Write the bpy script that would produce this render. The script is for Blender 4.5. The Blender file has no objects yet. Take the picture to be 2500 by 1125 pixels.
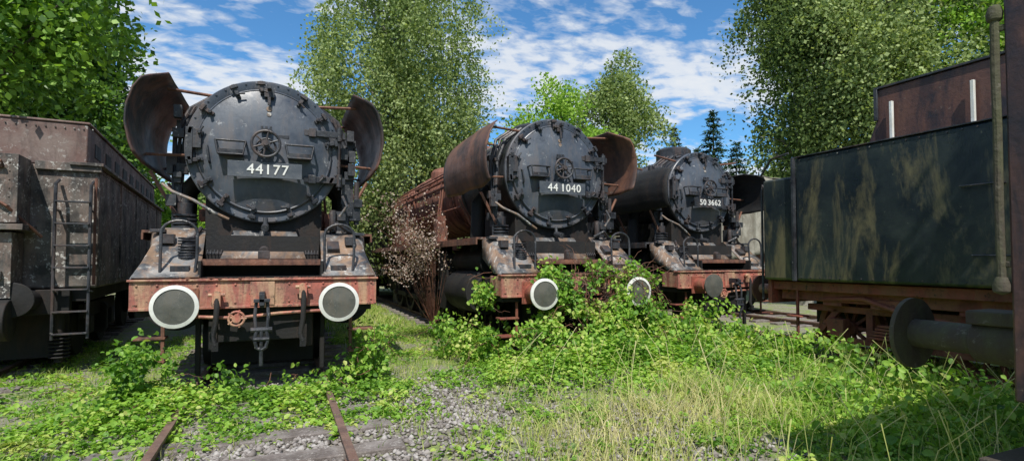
import bpy, math, random
import numpy as np
from mathutils import Vector, Matrix, noise
rng=np.random.default_rng(7); random.seed(7)
scene=bpy.context.scene
COL=scene.collection
rad=math.radians

# ------------------------------------------------------------------ materials
def newmat(name):
    m=bpy.data.materials.new(name); m.use_nodes=True
    nt=m.node_tree; nt.nodes.clear()
    out=nt.nodes.new('ShaderNodeOutputMaterial')
    return m,nt,out
def ramp(nt,stops,fac):
    r=nt.nodes.new('ShaderNodeValToRGB'); e=r.color_ramp.elements
    while len(e)<len(stops): e.new(0.5)
    for i,(p,c) in enumerate(stops):
        e[i].position=p; e[i].color=(c[0],c[1],c[2],1) if not isinstance(c,(int,float)) else (c,c,c,1)
    nt.links.new(fac,r.inputs[0]); return r.outputs[0]
def noi(nt,vec,scale,detail=6,rough=.6,dist=0):
    n=nt.nodes.new('ShaderNodeTexNoise'); n.inputs['Scale'].default_value=scale
    n.inputs['Detail'].default_value=detail; n.inputs['Roughness'].default_value=rough
    n.inputs['Distortion'].default_value=dist
    nt.links.new(vec,n.inputs['Vector']); return n.outputs['Fac']
def mapping(nt,vec,scale,loc=(0,0,0)):
    m=nt.nodes.new('ShaderNodeMapping'); m.inputs['Scale'].default_value=scale; m.inputs['Location'].default_value=loc
    nt.links.new(vec,m.inputs['Vector']); return m.outputs[0]
def mix(nt,f,a,b,mode='MIX'):
    m=nt.nodes.new('ShaderNodeMix'); m.data_type='RGBA'; m.blend_type=mode
    for s,v in ((m.inputs[0],f),(m.inputs[6],a),(m.inputs[7],b)):
        if isinstance(v,(int,float)): s.default_value=v
        elif isinstance(v,tuple): s.default_value=(v[0],v[1],v[2],1)
        else: nt.links.new(v,s)
    return m.outputs[2]
def weathered(name,base,second,rust,fleck,rough=.55,scale=1.5,streak=.5,rustamt=.5,fleckamt=.62,bump=.25,seed=0,metal=0,spec=.5,sx=3,sz=.6,fs=7,drip=.0):
    m,nt,out=newmat(name)
    tc=nt.nodes.new('ShaderNodeTexCoord').outputs['Object']
    v=mapping(nt,tc,(1,1,1),(seed*3.1,seed*1.7,seed))
    n1=noi(nt,v,scale,9,.68)
    c=mix(nt,ramp(nt,[(.40,0.),(.58,1.)],n1),base,second)
    vs=mapping(nt,tc,(sx,sx,sz),(seed,seed*2,0))
    n2=noi(nt,vs,1.3,9,.72,.5)
    lo=1-rustamt
    c=mix(nt,ramp(nt,[(max(lo-.06,0),0.),(lo+.06,streak),(min(lo+.16,1),min(1,streak*1.5))],n2),c,rust)
    n3=noi(nt,v,scale*fs,7,.72)
    n3b=noi(nt,v,scale*1.9,4,.6)
    mu=nt.nodes.new('ShaderNodeMath'); mu.operation='MULTIPLY'; mu.use_clamp=True
    a=ramp(nt,[(fleckamt-.02,0.),(fleckamt+.03,1.)],n3); b=ramp(nt,[(.46,0.),(.6,1.)],n3b)
    nt.links.new(a,mu.inputs[0]); nt.links.new(b,mu.inputs[1])
    c=mix(nt,mu.outputs[0],c,fleck)
    p=nt.nodes.new('ShaderNodeBsdfPrincipled'); nt.links.new(c,p.inputs['Base Color'])
    rr=ramp(nt,[(.3,rough-.14),(.7,min(1,rough+.2))],n1); nt.links.new(rr,p.inputs['Roughness'])
    p.inputs['Metallic'].default_value=metal
    p.inputs['Specular IOR Level'].default_value=spec
    bp=nt.nodes.new('ShaderNodeBump'); bp.inputs['Strength'].default_value=bump; bp.inputs['Distance'].default_value=.02
    ad=nt.nodes.new('ShaderNodeMath'); ad.operation='ADD'; nt.links.new(n1,ad.inputs[0])
    n4=noi(nt,v,22,5,.6); nt.links.new(n4,ad.inputs[1])
    nt.links.new(ad.outputs[0],bp.inputs['Height']); nt.links.new(bp.outputs[0],p.inputs['Normal'])
    nt.links.new(p.outputs[0],out.inputs[0]); return m
M={}
M['door']=weathered('smokebox_paint',(.040,.050,.068),(.082,.097,.122),(.16,.13,.115),(.30,.31,.32),.40,1.6,.4,.46,.62,.08)
M['black']=weathered('black_grime',(.014,.015,.019),(.042,.046,.054),(.12,.07,.05),(.26,.25,.24),.46,2.4,.45,.45,.62,.3,1)
M['jet']=weathered('sooty_iron',(.006,.006,.007),(.014,.013,.012),(.04,.022,.014),(.06,.05,.04),.7,2,.5,.42,.68,.3,2)
M['apron']=weathered('apron_paint',(.048,.052,.060),(.20,.20,.20),(.30,.19,.12),(.50,.48,.44),.45,3.0,.7,.50,.56,.25,3,sx=2.6,sz=1.3,fs=4)
M['rust']=weathered('rusty_steel',(.14,.052,.033),(.06,.034,.028),(.24,.11,.065),(.28,.23,.19),.75,2,.6,.5,.60,.4,4)
M['boiler']=weathered('rusty_boiler',(.21,.070,.045),(.09,.043,.033),(.30,.13,.08),(.05,.04,.035),.68,1.3,.6,.5,.58,.35,5)
M['defl']=weathered('deflector_rust',(.060,.038,.031),(.020,.018,.019),(.17,.07,.042),(.12,.11,.095),.5,1.1,.6,.47,.62,.2,6,sx=1.6,sz=.8)
M['defl2']=weathered('deflector_rust_brown',(.13,.062,.045),(.055,.036,.031),(.22,.10,.06),(.16,.13,.11),.5,1.1,.6,.5,.62,.2,26,sx=1.6,sz=.8)
M['beam']=weathered('buffer_beam_red',(.45,.14,.10),(.26,.10,.078),(.50,.33,.20),(.10,.07,.05),.6,3.6,.7,.49,.56,.35,7,sx=4)
M['redfr']=weathered('frame_red',(.30,.07,.048),(.15,.048,.034),(.25,.11,.06),(.05,.03,.02),.7,2.4,.6,.5,.56,.35,8)
M['white']=weathered('white_paint',(.78,.78,.74),(.66,.65,.6),(.4,.33,.25),(.3,.25,.2),.6,5,.3,.35,.66,.15,9)
M['bufface']=weathered('buffer_face',(.070,.074,.066),(.11,.108,.092),(.14,.105,.07),(.20,.19,.16),.55,4,.4,.46,.6,.2,10)
M['plate']=weathered('number_plate',(.060,.070,.085),(.090,.10,.115),(.13,.11,.10),(.2,.2,.19),.5,4,.3,.4,.62,.1,11)
M['tendl']=weathered('tender_lichen',(.14,.122,.105),(.045,.041,.038),(.25,.17,.135),(.52,.50,.46),.72,2.4,.55,.47,.55,.35,12,sx=2.2,fs=8)
M['tendl2']=weathered('tender_upper_rust',(.14,.078,.064),(.20,.15,.13),(.06,.04,.036),(.36,.33,.30),.75,1.8,.75,.50,.57,.3,13,sx=2.2)
M['tendr']=weathered('tender_mossy_black',(.011,.018,.023),(.030,.040,.036),(.17,.145,.075),(.15,.15,.11),.40,1.0,.7,.45,.66,.10,14,sx=1.8,sz=.5)
M['bunk']=weathered('bunker_rusty_black',(.020,.020,.027),(.065,.034,.032),(.15,.07,.05),(.19,.15,.12),.48,1.3,.7,.49,.64,.2,15,sx=1.6)
M['moss']=weathered('mossy_iron',(.06,.046,.036),(.070,.062,.038),(.09,.10,.045),(.13,.12,.09),.85,3,.55,.48,.6,.5,16)
M['rail']=weathered('rail_rust',(.17,.10,.078),(.11,.072,.06),(.24,.15,.11),(.28,.24,.2),.6,4,.5,.5,.6,.3,17)
M['wood']=weathered('sleeper_wood',(.17,.14,.125),(.25,.22,.20),(.09,.072,.062),(.34,.31,.28),.9,5,.5,.5,.55,.6,18)
M['tarp']=weathered('canvas_tarp',(.38,.36,.30),(.22,.205,.165),(.12,.10,.07),(.46,.44,.38),.85,1.5,.5,.48,.6,.4,19)
M['bark']=weathered('bark',(.12,.10,.08),(.20,.18,.155),(.05,.04,.03),(.3,.28,.25),.9,2,.5,.5,.6,.6,20)
M['birchbark']=weathered('birch_bark',(.38,.36,.32),(.26,.24,.21),(.05,.04,.035),(.06,.05,.04),.8,3,.5,.4,.58,.4,21)

def leafmat(name,stops,trans=.35,rough=.5,simple=False):
    m,nt,out=newmat(name)
    at=nt.nodes.new('ShaderNodeAttribute'); at.attribute_name='v'
    c=ramp(nt,stops,at.outputs['Fac'])
    if simple:
        d=nt.nodes.new('ShaderNodeBsdfDiffuse'); nt.links.new(c,d.inputs['Color'])
    else:
        d=nt.nodes.new('ShaderNodeBsdfPrincipled'); nt.links.new(c,d.inputs['Base Color']); d.inputs['Roughness'].default_value=rough
        d.inputs['Specular IOR Level'].default_value=.4
    t=nt.nodes.new('ShaderNodeBsdfTranslucent')
    c2=mix(nt,1.0,c,(1.25,1.3,.6),'MULTIPLY'); nt.links.new(c2,t.inputs['Color'])
    ms=nt.nodes.new('ShaderNodeMixShader'); ms.inputs[0].default_value=trans
    nt.links.new(d.outputs[0],ms.inputs[1]); nt.links.new(t.outputs[0],ms.inputs[2]); nt.links.new(ms.outputs[0],out.inputs[0])
    return m
M['birch']=leafmat('birch_leaves',[(0,(.085,.13,.045)),(.5,(.21,.28,.10)),(1,(.42,.49,.22))],.35,simple=True)
M['bright']=leafmat('bright_leaves',[(0,(.09,.18,.025)),(.5,(.22,.38,.055)),(1,(.38,.54,.11))],.35,simple=True)
M['dark']=leafmat('dark_leaves',[(0,(.022,.06,.012)),(.55,(.08,.18,.026)),(1,(.26,.44,.06))],.35,.45)
M['conif']=leafmat('conifer_needles',[(0,(.02,.045,.02)),(1,(.065,.11,.045))],.1,simple=True)
M['bramble']=leafmat('bramble_leaves',[(0,(.045,.12,.018)),(.40,(.16,.33,.04)),(.75,(.34,.54,.075)),(1,(.56,.60,.18))],.4)
M['grass']=leafmat('grass_blades',[(0,(.10,.21,.03)),(.42,(.28,.45,.075)),(.68,(.52,.55,.20)),(1,(.72,.64,.38))],.4,.6,simple=True)
M['dead']=leafmat('dead_blossom',[(0,(.22,.14,.11)),(.5,(.46,.35,.29)),(1,(.68,.60,.53))],.3,.8,simple=True)

def groundmat():
    m,nt,out=newmat('ground_soil_and_moss')
    tc=nt.nodes.new('ShaderNodeTexCoord').outputs['Object']
    n2=noi(nt,tc,22,6,.7); n3=noi(nt,tc,3.1,8,.7)
    soil=mix(nt,ramp(nt,[(.35,0.),(.65,1.)],n2),(.17,.145,.115),(.33,.30,.245))
    green=mix(nt,ramp(nt,[(.35,0.),(.65,1.)],n2),(.11,.17,.04),(.30,.34,.12))
    c=mix(nt,ramp(nt,[(.46,0.),(.56,1.)],n3),soil,green)
    p=nt.nodes.new('ShaderNodeBsdfPrincipled'); p.inputs['Roughness'].default_value=.95
    nt.links.new(c,p.inputs['Base Color'])
    bp=nt.nodes.new('ShaderNodeBump'); bp.inputs['Strength'].default_value=.7; bp.inputs['Distance'].default_value=.03
    nt.links.new(n2,bp.inputs['Height']); nt.links.new(bp.outputs[0],p.inputs['Normal'])
    nt.links.new(p.outputs[0],out.inputs[0]); return m
M['ground']=groundmat()
def stonemat():
    m,nt,out=newmat('ballast_stone')
    at=nt.nodes.new('ShaderNodeAttribute'); at.attribute_name='v'
    c=ramp(nt,[(0,(.13,.11,.095)),(.5,(.25,.22,.20)),(1,(.42,.39,.36))],at.outputs['Fac'])
    p=nt.nodes.new('ShaderNodeBsdfPrincipled'); p.inputs['Roughness'].default_value=.9
    nt.links.new(c,p.inputs['Base Color']); nt.links.new(p.outputs[0],out.inputs[0]); return m
M['stone']=stonemat()

# ------------------------------------------------------------------ mesh builder
def empty(name,loc=(0,0,0),rotz=0):
    e=bpy.data.objects.new(name,None); e.location=loc; e.rotation_euler=(0,0,rotz); COL.objects.link(e); return e
class B:
    def __init__(s): s.v=[]; s.f=[]
    def add(s,vs,fs):
        o=len(s.v); s.v+= [tuple(v) for v in vs]; s.f+=[tuple(i+o for i in f) for f in fs]
    def box(s,c,d,rot=None):
        hx,hy,hz=d[0]/2,d[1]/2,d[2]/2
        vs=[Vector((x*hx,y*hy,z*hz)) for x in(-1,1) for y in(-1,1) for z in(-1,1)]
        if rot is not None: vs=[rot@v for v in vs]
        c=Vector(c); vs=[v+c for v in vs]
        s.add(vs,[(0,1,3,2),(4,6,7,5),(0,4,5,1),(2,3,7,6),(0,2,6,4),(1,5,7,3)])
    def b(s,x0,x1,y0,y1,z0,z1): s.box(((x0+x1)/2,(y0+y1)/2,(z0+z1)/2),(abs(x1-x0),abs(y1-y0),abs(z1-z0)))
    def cyl(s,p0,p1,r0,r1=None,n=20,caps=True):
        if r1 is None: r1=r0
        p0=Vector(p0);p1=Vector(p1); d=(p1-p0).normalized()
        a=Vector((0,0,1)) if abs(d.z)<.9 else Vector((1,0,0))
        u=d.cross(a).normalized(); w=d.cross(u)
        vs=[]
        for p,r in((p0,r0),(p1,r1)):
            for i in range(n):
                t=2*math.pi*i/n; vs.append(p+u*math.cos(t)*r+w*math.sin(t)*r)
        fs=[(i,(i+1)%n,n+(i+1)%n,n+i) for i in range(n)]
        if caps: fs+=[tuple(range(n))[::-1],tuple(range(n,2*n))]
        s.add(vs,fs)
    def tube(s,pts,r,n=8,closed=False,r1=None):
        pts=[Vector(p) for p in pts]; N=len(pts); vs=[];u=None
        for i,p in enumerate(pts):
            if closed: d=(pts[(i+1)%N]-pts[i-1])
            else: d=pts[min(i+1,N-1)]-pts[max(i-1,0)]
            d.normalize()
            if u is None:
                a=Vector((0,0,1)) if abs(d.z)<.9 else Vector((1,0,0)); u=d.cross(a).normalized()
            else:
                u=(u-d*u.dot(d)).normalized()
            w=d.cross(u); rr=r if r1 is None else r+(r1-r)*i/(N-1)
            for k in range(n):
                t=2*math.pi*k/n; vs.append(p+u*math.cos(t)*rr+w*math.sin(t)*rr)
        fs=[]
        for i in range(N if closed else N-1):
            j=(i+1)%N
            for k in range(n): fs.append((i*n+k,i*n+(k+1)%n,j*n+(k+1)%n,j*n+k))
        if not closed: fs+=[tuple(range(n))[::-1],tuple(range((N-1)*n,N*n))]
        s.add(vs,fs)
    def lathe(s,prof,c,axis='y',n=64):
        vs=[]
        for r,h in prof:
            for i in range(n):
                t=2*math.pi*i/n; a,bb=r*math.cos(t),r*math.sin(t)
                vs.append((c[0]+a,c[1]+h,c[2]+bb) if axis=='y' else ((c[0]+a,c[1]+bb,c[2]+h) if axis=='z' else (c[0]+h,c[1]+a,c[2]+bb)))
        fs=[]
        for j in range(len(prof)-1):
            for i in range(n): fs.append((j*n+i,j*n+(i+1)%n,(j+1)*n+(i+1)%n,(j+1)*n+i))
        s.add(vs,fs)
    def torus(s,c,R,r,axis='y',n=36,m=8):
        pts=[]
        for i in range(n):
            t=2*math.pi*i/n; a,bb=R*math.cos(t),R*math.sin(t)
            pts.append((c[0]+a,c[1],c[2]+bb) if axis=='y' else ((c[0]+a,c[1]+bb,c[2]) if axis=='z' else (c[0],c[1]+a,c[2]+bb)))
        s.tube(pts,r,m,True)
    def grid(s,rows):
        nr=len(rows); nc=len(rows[0]); vs=[p for r in rows for p in r]
        s.add(vs,[(j*nc+i,j*nc+i+1,(j+1)*nc+i+1,(j+1)*nc+i) for j in range(nr-1) for i in range(nc-1)])
    def prism(s,poly,axis,a0,a1):
        n=len(poly); vs=[]
        for a in(a0,a1):
            for p,q in poly: vs.append((a,p,q) if axis=='x' else ((p,a,q) if axis=='y' else (p,q,a)))
        s.add(vs,[tuple(range(n))[::-1],tuple(range(n,2*n))]+[(i,(i+1)%n,n+(i+1)%n,n+i) for i in range(n)])
    def obj(s,name,mat,parent=None,bevel=0,solid=0,ang=35):
        me=bpy.data.meshes.new(name); me.from_pydata(s.v,[],s.f); me.validate()
        me.materials.append(M[mat] if isinstance(mat,str) else mat)
        import bmesh
        bm=bmesh.new(); bm.from_mesh(me); bmesh.ops.recalc_face_normals(bm,faces=bm.faces); bm.to_mesh(me); bm.free()
        me.shade_smooth(); me.set_sharp_from_angle(angle=rad(ang))
        o=bpy.data.objects.new(name,me); COL.objects.link(o)
        if parent: o.parent=parent
        if solid:
            md=o.modifiers.new('s','SOLIDIFY'); md.thickness=solid; md.offset=0
        if bevel:
            md=o.modifiers.new('b','BEVEL'); md.width=bevel; md.segments=2; md.limit_method='ANGLE'; md.angle_limit=rad(50)
        return o

def arc(c,r,a0,a1,n,y): return [(c[0]+r*math.cos(rad(a0+(a1-a0)*i/n)),y,c[1]+r*math.sin(rad(a0+(a1-a0)*i/n))) for i in range(n+1)]

def text(s,size,loc,parent,mat='white'):
    c=bpy.data.curves.new('number_lettering','FONT'); c.body=s; c.size=size; c.extrude=.004; c.offset=.002
    c.align_x='CENTER'; c.align_y='CENTER'; c.space_character=1.12; c.space_word=.55
    o=bpy.data.objects.new('number_lettering',c); COL.objects.link(o); o.parent=parent
    o.location=loc; o.rotation_euler=(rad(90),0,0); c.materials.append(M[mat]); return o

def wheelset(w,ax,y,r,half=.75,spokes=12,n=40):
    for sx in(-1,1):
        x=sx*half
        w.lathe([(r*.82,-.07),(r,-.07),(r,.05),(r+.03,.07),(r*.82,.07),(r*.82,-.07)],(x,y,r),'x',n)
        w.cyl((x-.09,y,r),(x+.09,y,r),r*.24,n=20)
        for k in range(spokes):
            t=2*math.pi*k/spokes
            c=Vector((x,y+math.cos(t)*r*.53,r+math.sin(t)*r*.53))
            w.box(c,(.05,r*.66,.045),Matrix.Rotation(t,3,'X'))
    ax.cyl((-half,y,r),(half,y,r),.08)

def buffer(par,x,y,z,R,dirn=-1,ring=True,L=.47,housing='redfr',face='bufface',n=''):
    b=B(); b.cyl((x,y,z),(x,y+dirn*L*.55,z),.15,.125,24); b.box((x,y+dirn*.012,z),(.36,.024,.36)); b.cyl((x,y+dirn*L*.5,z),(x,y+dirn*(L-.03),z),.09,n=20)
    b.obj('buffer_housing',housing,par,.006)
    f=B()
    yo=y+dirn*L
    f.lathe([(0.001,yo-dirn*.035),(R,yo-dirn*.035),(R,yo-dirn*.008),(R*.8,yo-dirn*.002),(0.001,yo+dirn*.012)],(x,0,z),'y',48)
    f.obj('buffer_plate',face,par)
    if ring:
        g=B(); g.lathe([(R*.84,yo+dirn*.001),(R*.84,yo+dirn*.007),(R+.004,yo-dirn*.004),(R+.004,yo-dirn*.03),(R+.001,yo-dirn*.03)],(x,0,z),'y',48)
        g.obj('buffer_white_ring','white',par)

def locomotive(X,Y,num,zc=3.09,ys=.83,R=1.0,boil='boiler',door='door',deflm='defl',defl=(.15,2.6),black_defl=False,rings=True,beam='beam',apron='apron',seed=1,plate_dark=False,chim=.08):
    rd=random.Random(seed)
    E=empty('steam_locomotive',(X,Y,0))
    s=R
    b=B(); b.lathe([(.95*s,ys+.05),(.95*s,3.3)],(0,0,zc),'y',72)
    b.lathe([(.955*s,3.28),(.985*s,3.3),(.985*s,3.36),(.93*s,3.38)],(0,0,zc),'y',72)
    for y0 in (1.35,2.3): b.lathe([(.95*s,y0),(.965*s,y0+.002),(.965*s,y0+.07),(.95*s,y0+.072)],(0,0,zc),'y',72)
    b.obj('smokebox','black',E)
    b=B(); b.lathe([(.92*s,3.37),(.93*s,9.4),(.97*s,9.5)],(0,0,zc),'y',72)
    y=4.1
    while y<9.4:
        b.lathe([(.925*s,y),(.945*s,y+.003),(.945*s,y+.07),(.925*s,y+.073)],(0,0,zc),'y',72); y+=.88
    pts=arc((0,zc),.97*s,-20,200,24,0); pts=[(p[0],p[2]) for p in pts]+[(-.85,1.9),(.85,1.9)]
    b.prism(pts,'y',9.45,12.6)
    for y0,rr,h in((4.6,.42,.28),(6.3,.46,.22),(8.0,.42,.28)):
        b.lathe([(rr,0),(rr*.98,h+.1),(rr*.8,h+.2),(rr*.4,h+.27),(.001,h+.28)],(0,y0,zc+.93*s-.25),'z',32)
    b.obj('boiler',boil,E)
    b=B()
    for sx in(-1,1):
        for k in range(5):
            a=rad(rd.uniform(-25,35)); rr=.99*s+.04*k*.3
            x=sx*rr*math.cos(a); z=zc+rr*math.sin(a); yy=rd.uniform(3.4,4.5); ye=rd.uniform(8,12)
            b.tube([(x,yy,z),(x+sx*.01,(yy+ye)/2,z+rd.uniform(-.03,.03)),(x,ye,z)],rd.uniform(.015,.032))
        for k in range(11):
            yy=rd.uniform(3.3,9.2); b.tube([(sx*(.95*s)*math.cos(a),yy,zc+.95*s*math.sin(a)) for a in [rad(t) for t in range(-60,80,14)]],rd.uniform(.014,.028),6)
        for y0 in(4.5,4.7,8.0,8.2):
            b.tube([(sx*.35,y0,zc+.93),(sx*.75,y0+.05,zc+.68),(sx*1.02,y0+.1,zc+.1),(sx*1.08,y0+.15,zc-.5),(sx*1.1,y0+.2,1.2)],.022,6)
        b.tube([(sx*1.05,3.3,zc+.3),(sx*1.05,12,zc+.3)],.018,6)
        for k in range(7): b.cyl((sx*.9,3.6+k*1.3,zc+.3),(sx*1.06,3.6+k*1.3,zc+.3),.014,n=6)
        for k in range(9):
            yy=rd.uniform(3.4,9.3); b.box((sx*rd.uniform(1.0,1.15),yy,rd.uniform(2.05,2.5)),(rd.uniform(.1,.25),rd.uniform(.15,.5),rd.uniform(.1,.35)))
    b.obj('pipework',boil,E)
    b=B(); b.lathe([(.86*s,ys+.05),(.86*s,ys),(.90*s,ys-.012),(.985*s,ys-.012),(1.0*s,ys+.0),(1.0*s,ys+.06),(.95*s,ys+.08)],(0,0,zc),'y',96)
    for k in range(44):
        t=2*math.pi*k/44; b.cyl((.965*s*math.cos(t),ys-.028,zc+.965*s*math.sin(t)),(.965*s*math.cos(t),ys,zc+.965*s*math.sin(t)),.013,n=8)
    b.obj('front_ring',door,E)
    b=B(); b.lathe([(.001,ys-.16),(.25*s,ys-.155),(.5*s,ys-.135),(.7*s,ys-.10),(.82*s,ys-.06),(.865*s,ys-.045),(.875*s,ys-.03),(.875*s,ys)],(0,0,zc),'y',96)
    b.torus((0,ys-.045,zc),.855*s,.014,n=80,m=6)
    b.obj('smokebox_door',door,E)
    b=B()
    for a in (92,118,143,60,35,165,190,213,235,262,288,312,335,12):
        t=rad(a+rd.uniform(-3,3)); Rr=.88*s
        M3=Matrix.Rotation(-(t-math.pi/2),3,'Y')
        c=Vector((Rr*math.cos(t),ys-.075,zc+Rr*math.sin(t)))
        b.box(c,(.05,.06,.19),M3)
        o=M3@Vector((0,0,.06)); b.box(c+o+Vector((0,-.02,0)),(.10,.07,.045),M3)
        o=M3@Vector((0,0,-.05)); b.cyl(c+o+Vector((0,-.09,0)),c+o,.022,n=10)
        if rd.random()<.6:
            q=M3@Vector((.09,0,-.03)); b.cyl(c+o+Vector((0,-.07,0)),c+o+q+Vector((0,-.07,0)),.013,n=8)
    for dz in(.30,-.37):
        b.box((.72*s,ys-.115,zc+dz*s),(.46,.03,.085)); b.box((.60*s,ys-.14,zc+dz*s),(.10,.05,.12)); b.cyl((.97*s,ys-.09,zc+dz*s-.09),(.97*s,ys-.09,zc+dz*s+.09),.045,n=14)
        b.box((1.0*s,ys-.03,zc+dz*s),(.12,.12,.1))
    b.cyl((.97*s,ys-.09,zc-.5*s),(.97*s,ys-.09,zc+.42*s),.02,n=10)
    for x0 in(-.43*s,.43*s):
        yb=ys-.12; yf=ys-.28; zt=zc+.07; zb=zc-.11
        b.tube([(x0-.18,yb,zt),(x0-.18,yf,zt),(x0-.15,yf,zb),(x0+.15,yf,zb),(x0+.18,yf,zt),(x0+.18,yb,zt)],.017,6)
        b.tube([(x0-.18,yf,zt),(x0+.18,yf,zt)],.017,6)
        b.box((x0,(yb+yf)/2,zb),(.30,.16,.016)); b.box((x0,yf+.012,zb+.035),(.29,.008,.075))
    b.tube([(-.72*s,ys-.08,zc+.02),(-.72*s,ys-.15,zc+.0),(-.69*s,ys-.15,zc-.2),(-.69*s,ys-.08,zc-.22)],.014,6)
    b.box((-.86*s,ys-.07,zc+.10),(.14,.10,.26)); b.box((-.93*s,ys-.07,zc+.02),(.08,.12,.44)); 
    b.box((.03,ys-.12,zc+.80*s),(.13,.06,.12)); b.box((.03,ys-.2,zc+.86*s),(.05,.10,.05)); b.box((.03,ys-.17,zc+.72*s),(.04,.02,.2))
    b.box((0,ys-.20,zc+.26),(.14,.04,.05)); 
    for dx in(-.055,0,.055): b.box((dx,ys-.2,zc+.30),(.03,.04,.04))
    b.box((.22*s,ys-.14,zc+.2),(.14,.03,.05))
    b.obj('door_fittings','black',E,.004)
    b=B()
    b.lathe([(.036,ys-.12),(.036,ys-.137),(.001,ys-.139)],(.03,0,zc+.58*s),'y',14); b.lathe([(.030,ys-.13),(.030,ys-.145),(.001,ys-.147)],(.03,0,zc+.50*s),'y',14)
    b.obj('enamel_discs','apron',E)
    b=B(); hz=zc+.05; hy=ys-.34
    b.torus((0,hy,hz),.175,.019); b.cyl((0,hy-.05,hz),(0,ys-.12,hz),.032,n=12); b.cyl((0,hy-.02,hz),(0,hy+.02,hz),.055,n=14)
    for k in range(6):
        t=rad(60*k+20); b.cyl((0,hy,hz),(.175*math.cos(t),hy,hz+.175*math.sin(t)),.013,n=6)
    hy2=ys-.24; b.torus((0,hy2,hz-.03),.12,.014)
    for k in range(4):
        t=rad(90*k+45); b.cyl((0,hy2,hz-.03),(.12*math.cos(t),hy2,hz-.03+.12*math.sin(t)),.012,n=6)
    b.obj('door_handwheel','black',E)
    b=B(); pz=zc-.30*s; py=ys-.29; b.b(-.46*s,.46*s,py,py+.012,pz-.105,pz+.105)
    b.obj('number_plate','plate' if not plate_dark else 'black',E,.003)
    b=B()
    for x0 in(-.4*s,.4*s): b.b(x0-.015,x0+.015,py+.012,ys-.08,pz-.02,pz+.02)
    b.obj('plate_brackets','black',E)
    text(num,.19*s,(0.03,py-.006,pz),E)
    b=B(); b.lathe([(.42,-.1),(.42,chim+.0),(.36,chim+.05),(.30,chim+.05),(.30,-.1)],(0,1.75,zc+.93*s),'z',36)
    b.box((0,1.3,zc+.93*s),(.5,.25,.12)); b.tube([(-.4,1.2,zc+.9*s),(0,1.2,zc+1.02*s),(.4,1.2,zc+.9*s)],.03,8)
    b.obj('chimney','black',E)
    # --- smoke deflectors
    b=B(); st=B()
    prof=[(1.40,2.78),(1.47,2.98),(1.51,3.2),(1.50,3.42),(1.44,3.63),(1.32,3.81),(1.14,3.97)]
    if black_defl: prof=[(1.38,2.62),(1.45,2.78),(1.48,2.97),(1.47,3.16),(1.42,3.33),(1.31,3.48),(1.2,3.56)]
    for sx in(-1,1):
        rows=[]; NY=18
        for j in range(NY+1):
            u=j/NY; yv=defl[0]+(defl[1]-defl[0])*u
            row=[]
            cin=max(0,1-u*6)*.5+max(0,(u-.85)*6)*.25
            nP=18
            for i in range(nP+1):
                t=i/nP
                lo,hi=.0+cin*.10,1-cin*.42
                tt=(lo+(hi-lo)*t)*(len(prof)-1); k=min(int(tt),len(prof)-2); fr=tt-k
                px=prof[k][0]*(1-fr)+prof[k+1][0]*fr; pz=prof[k][1]*(1-fr)+prof[k+1][1]*fr
                dn=.018*noise.noise(Vector((yv*1.5,pz*2,seed*3+sx)))
                row.append((sx*(px+dn),yv,pz+(zc-3.09)+dn))
            rows.append(row)
        b.grid(rows)
        for yy in(.95,2.2):
            st.tube([(sx*.62,yy,zc+.74*s),(sx*1.22,yy,zc+.78)],.022,6); st.tube([(sx*.9,yy,zc-.1),(sx*1.45,yy,zc-.12)],.02,6)
            st.tube([(sx*1.0,yy,2.0),(sx*1.40,yy,2.75)],.025,6)
    b.obj('smoke_deflectors','jet' if black_defl=='jet' else deflm,E,0,.022)
    st.obj('deflector_stays','rust',E)
    # --- saddle, frame
    b=B(); b.b(-.75,.75,ys+.1,3.0,1.2,2.45); b.b(-.56,.56,.12,13,.55,1.25)
    b.b(-1.35,1.35,.1,.9,.9,1.28)
    b.b(-1.0,1.0,ys+.15,3.2,1.25,2.0); b.b(-.66,.66,1.0,1.08,.12,1.0); b.b(-.66,.66,5.0,5.08,.12,1.0)  # the two thin cross plates are added to keep the underside dark
    for sx in(-1,1):
        b.b(sx*.50,sx*.60,.1,14,.45,1.3)
        b.b(sx*.70,sx*.76,.25,.32,.12,.95)
        b.cyl((sx*1.13,1.35,.98),(sx*1.13,2.75,.98),.40,n=32); b.cyl((sx*1.05,1.25,1.55),(sx*1.05,2.9,1.55),.26,n=28)
        b.cyl((sx*1.13,1.28,.98),(sx*1.13,1.36,.98),.30,n=24); b.cyl((sx*1.13,1.18,.98),(sx*1.13,1.3,.98),.07,n=14)
        b.tube([(sx*.85,1.9,zc-.2),(sx*1.1,1.9,zc-.5),(sx*1.12,1.9,1.7)],.14,14)
    b.obj('frame_and_cylinders','jet',E,.01)
    b=B()
    for sx in(-1,1):
        b.b(sx*.9,sx*1.48,.95,12.5,1.93,1.965); b.b(sx*1.46,sx*1.485,.95,12.5,1.84,1.93)
    b.obj('running_boards','rust' if boil=='boiler' else 'black',E,.003)
    b=B(); b.b(-1.5,1.5,12.6,12.66,1.3,3.7)
    for sx in(-1,1):
        b.b(sx*1.46,sx*1.5,12.66,14.6,1.3,2.5); b.b(sx*1.46,sx*1.5,12.66,12.95,2.5,3.5); b.b(sx*1.46,sx*1.5,13.7,14.0,2.5,3.5)
    pts=[(x[0],x[2]) for x in arc((0,1.9),2.2,48,132,12,0)]
    pts=pts+[(p[0]*.97,p[1]-.05) for p in pts[::-1]]
    b.prism(pts,'y',12.6,14.9)
    b.obj('cab','black',E)
    b=B(); b.b(-1.48,1.48,15.2,22.5,1.3,2.9); b.b(-1.2,1.2,15.3,20.5,2.9,3.7); b.b(-1.1,1.1,15.2,22.5,.9,1.28)
    b.obj('tender_tank','black',E,.02)
    w=B(); ax=B()
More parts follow.
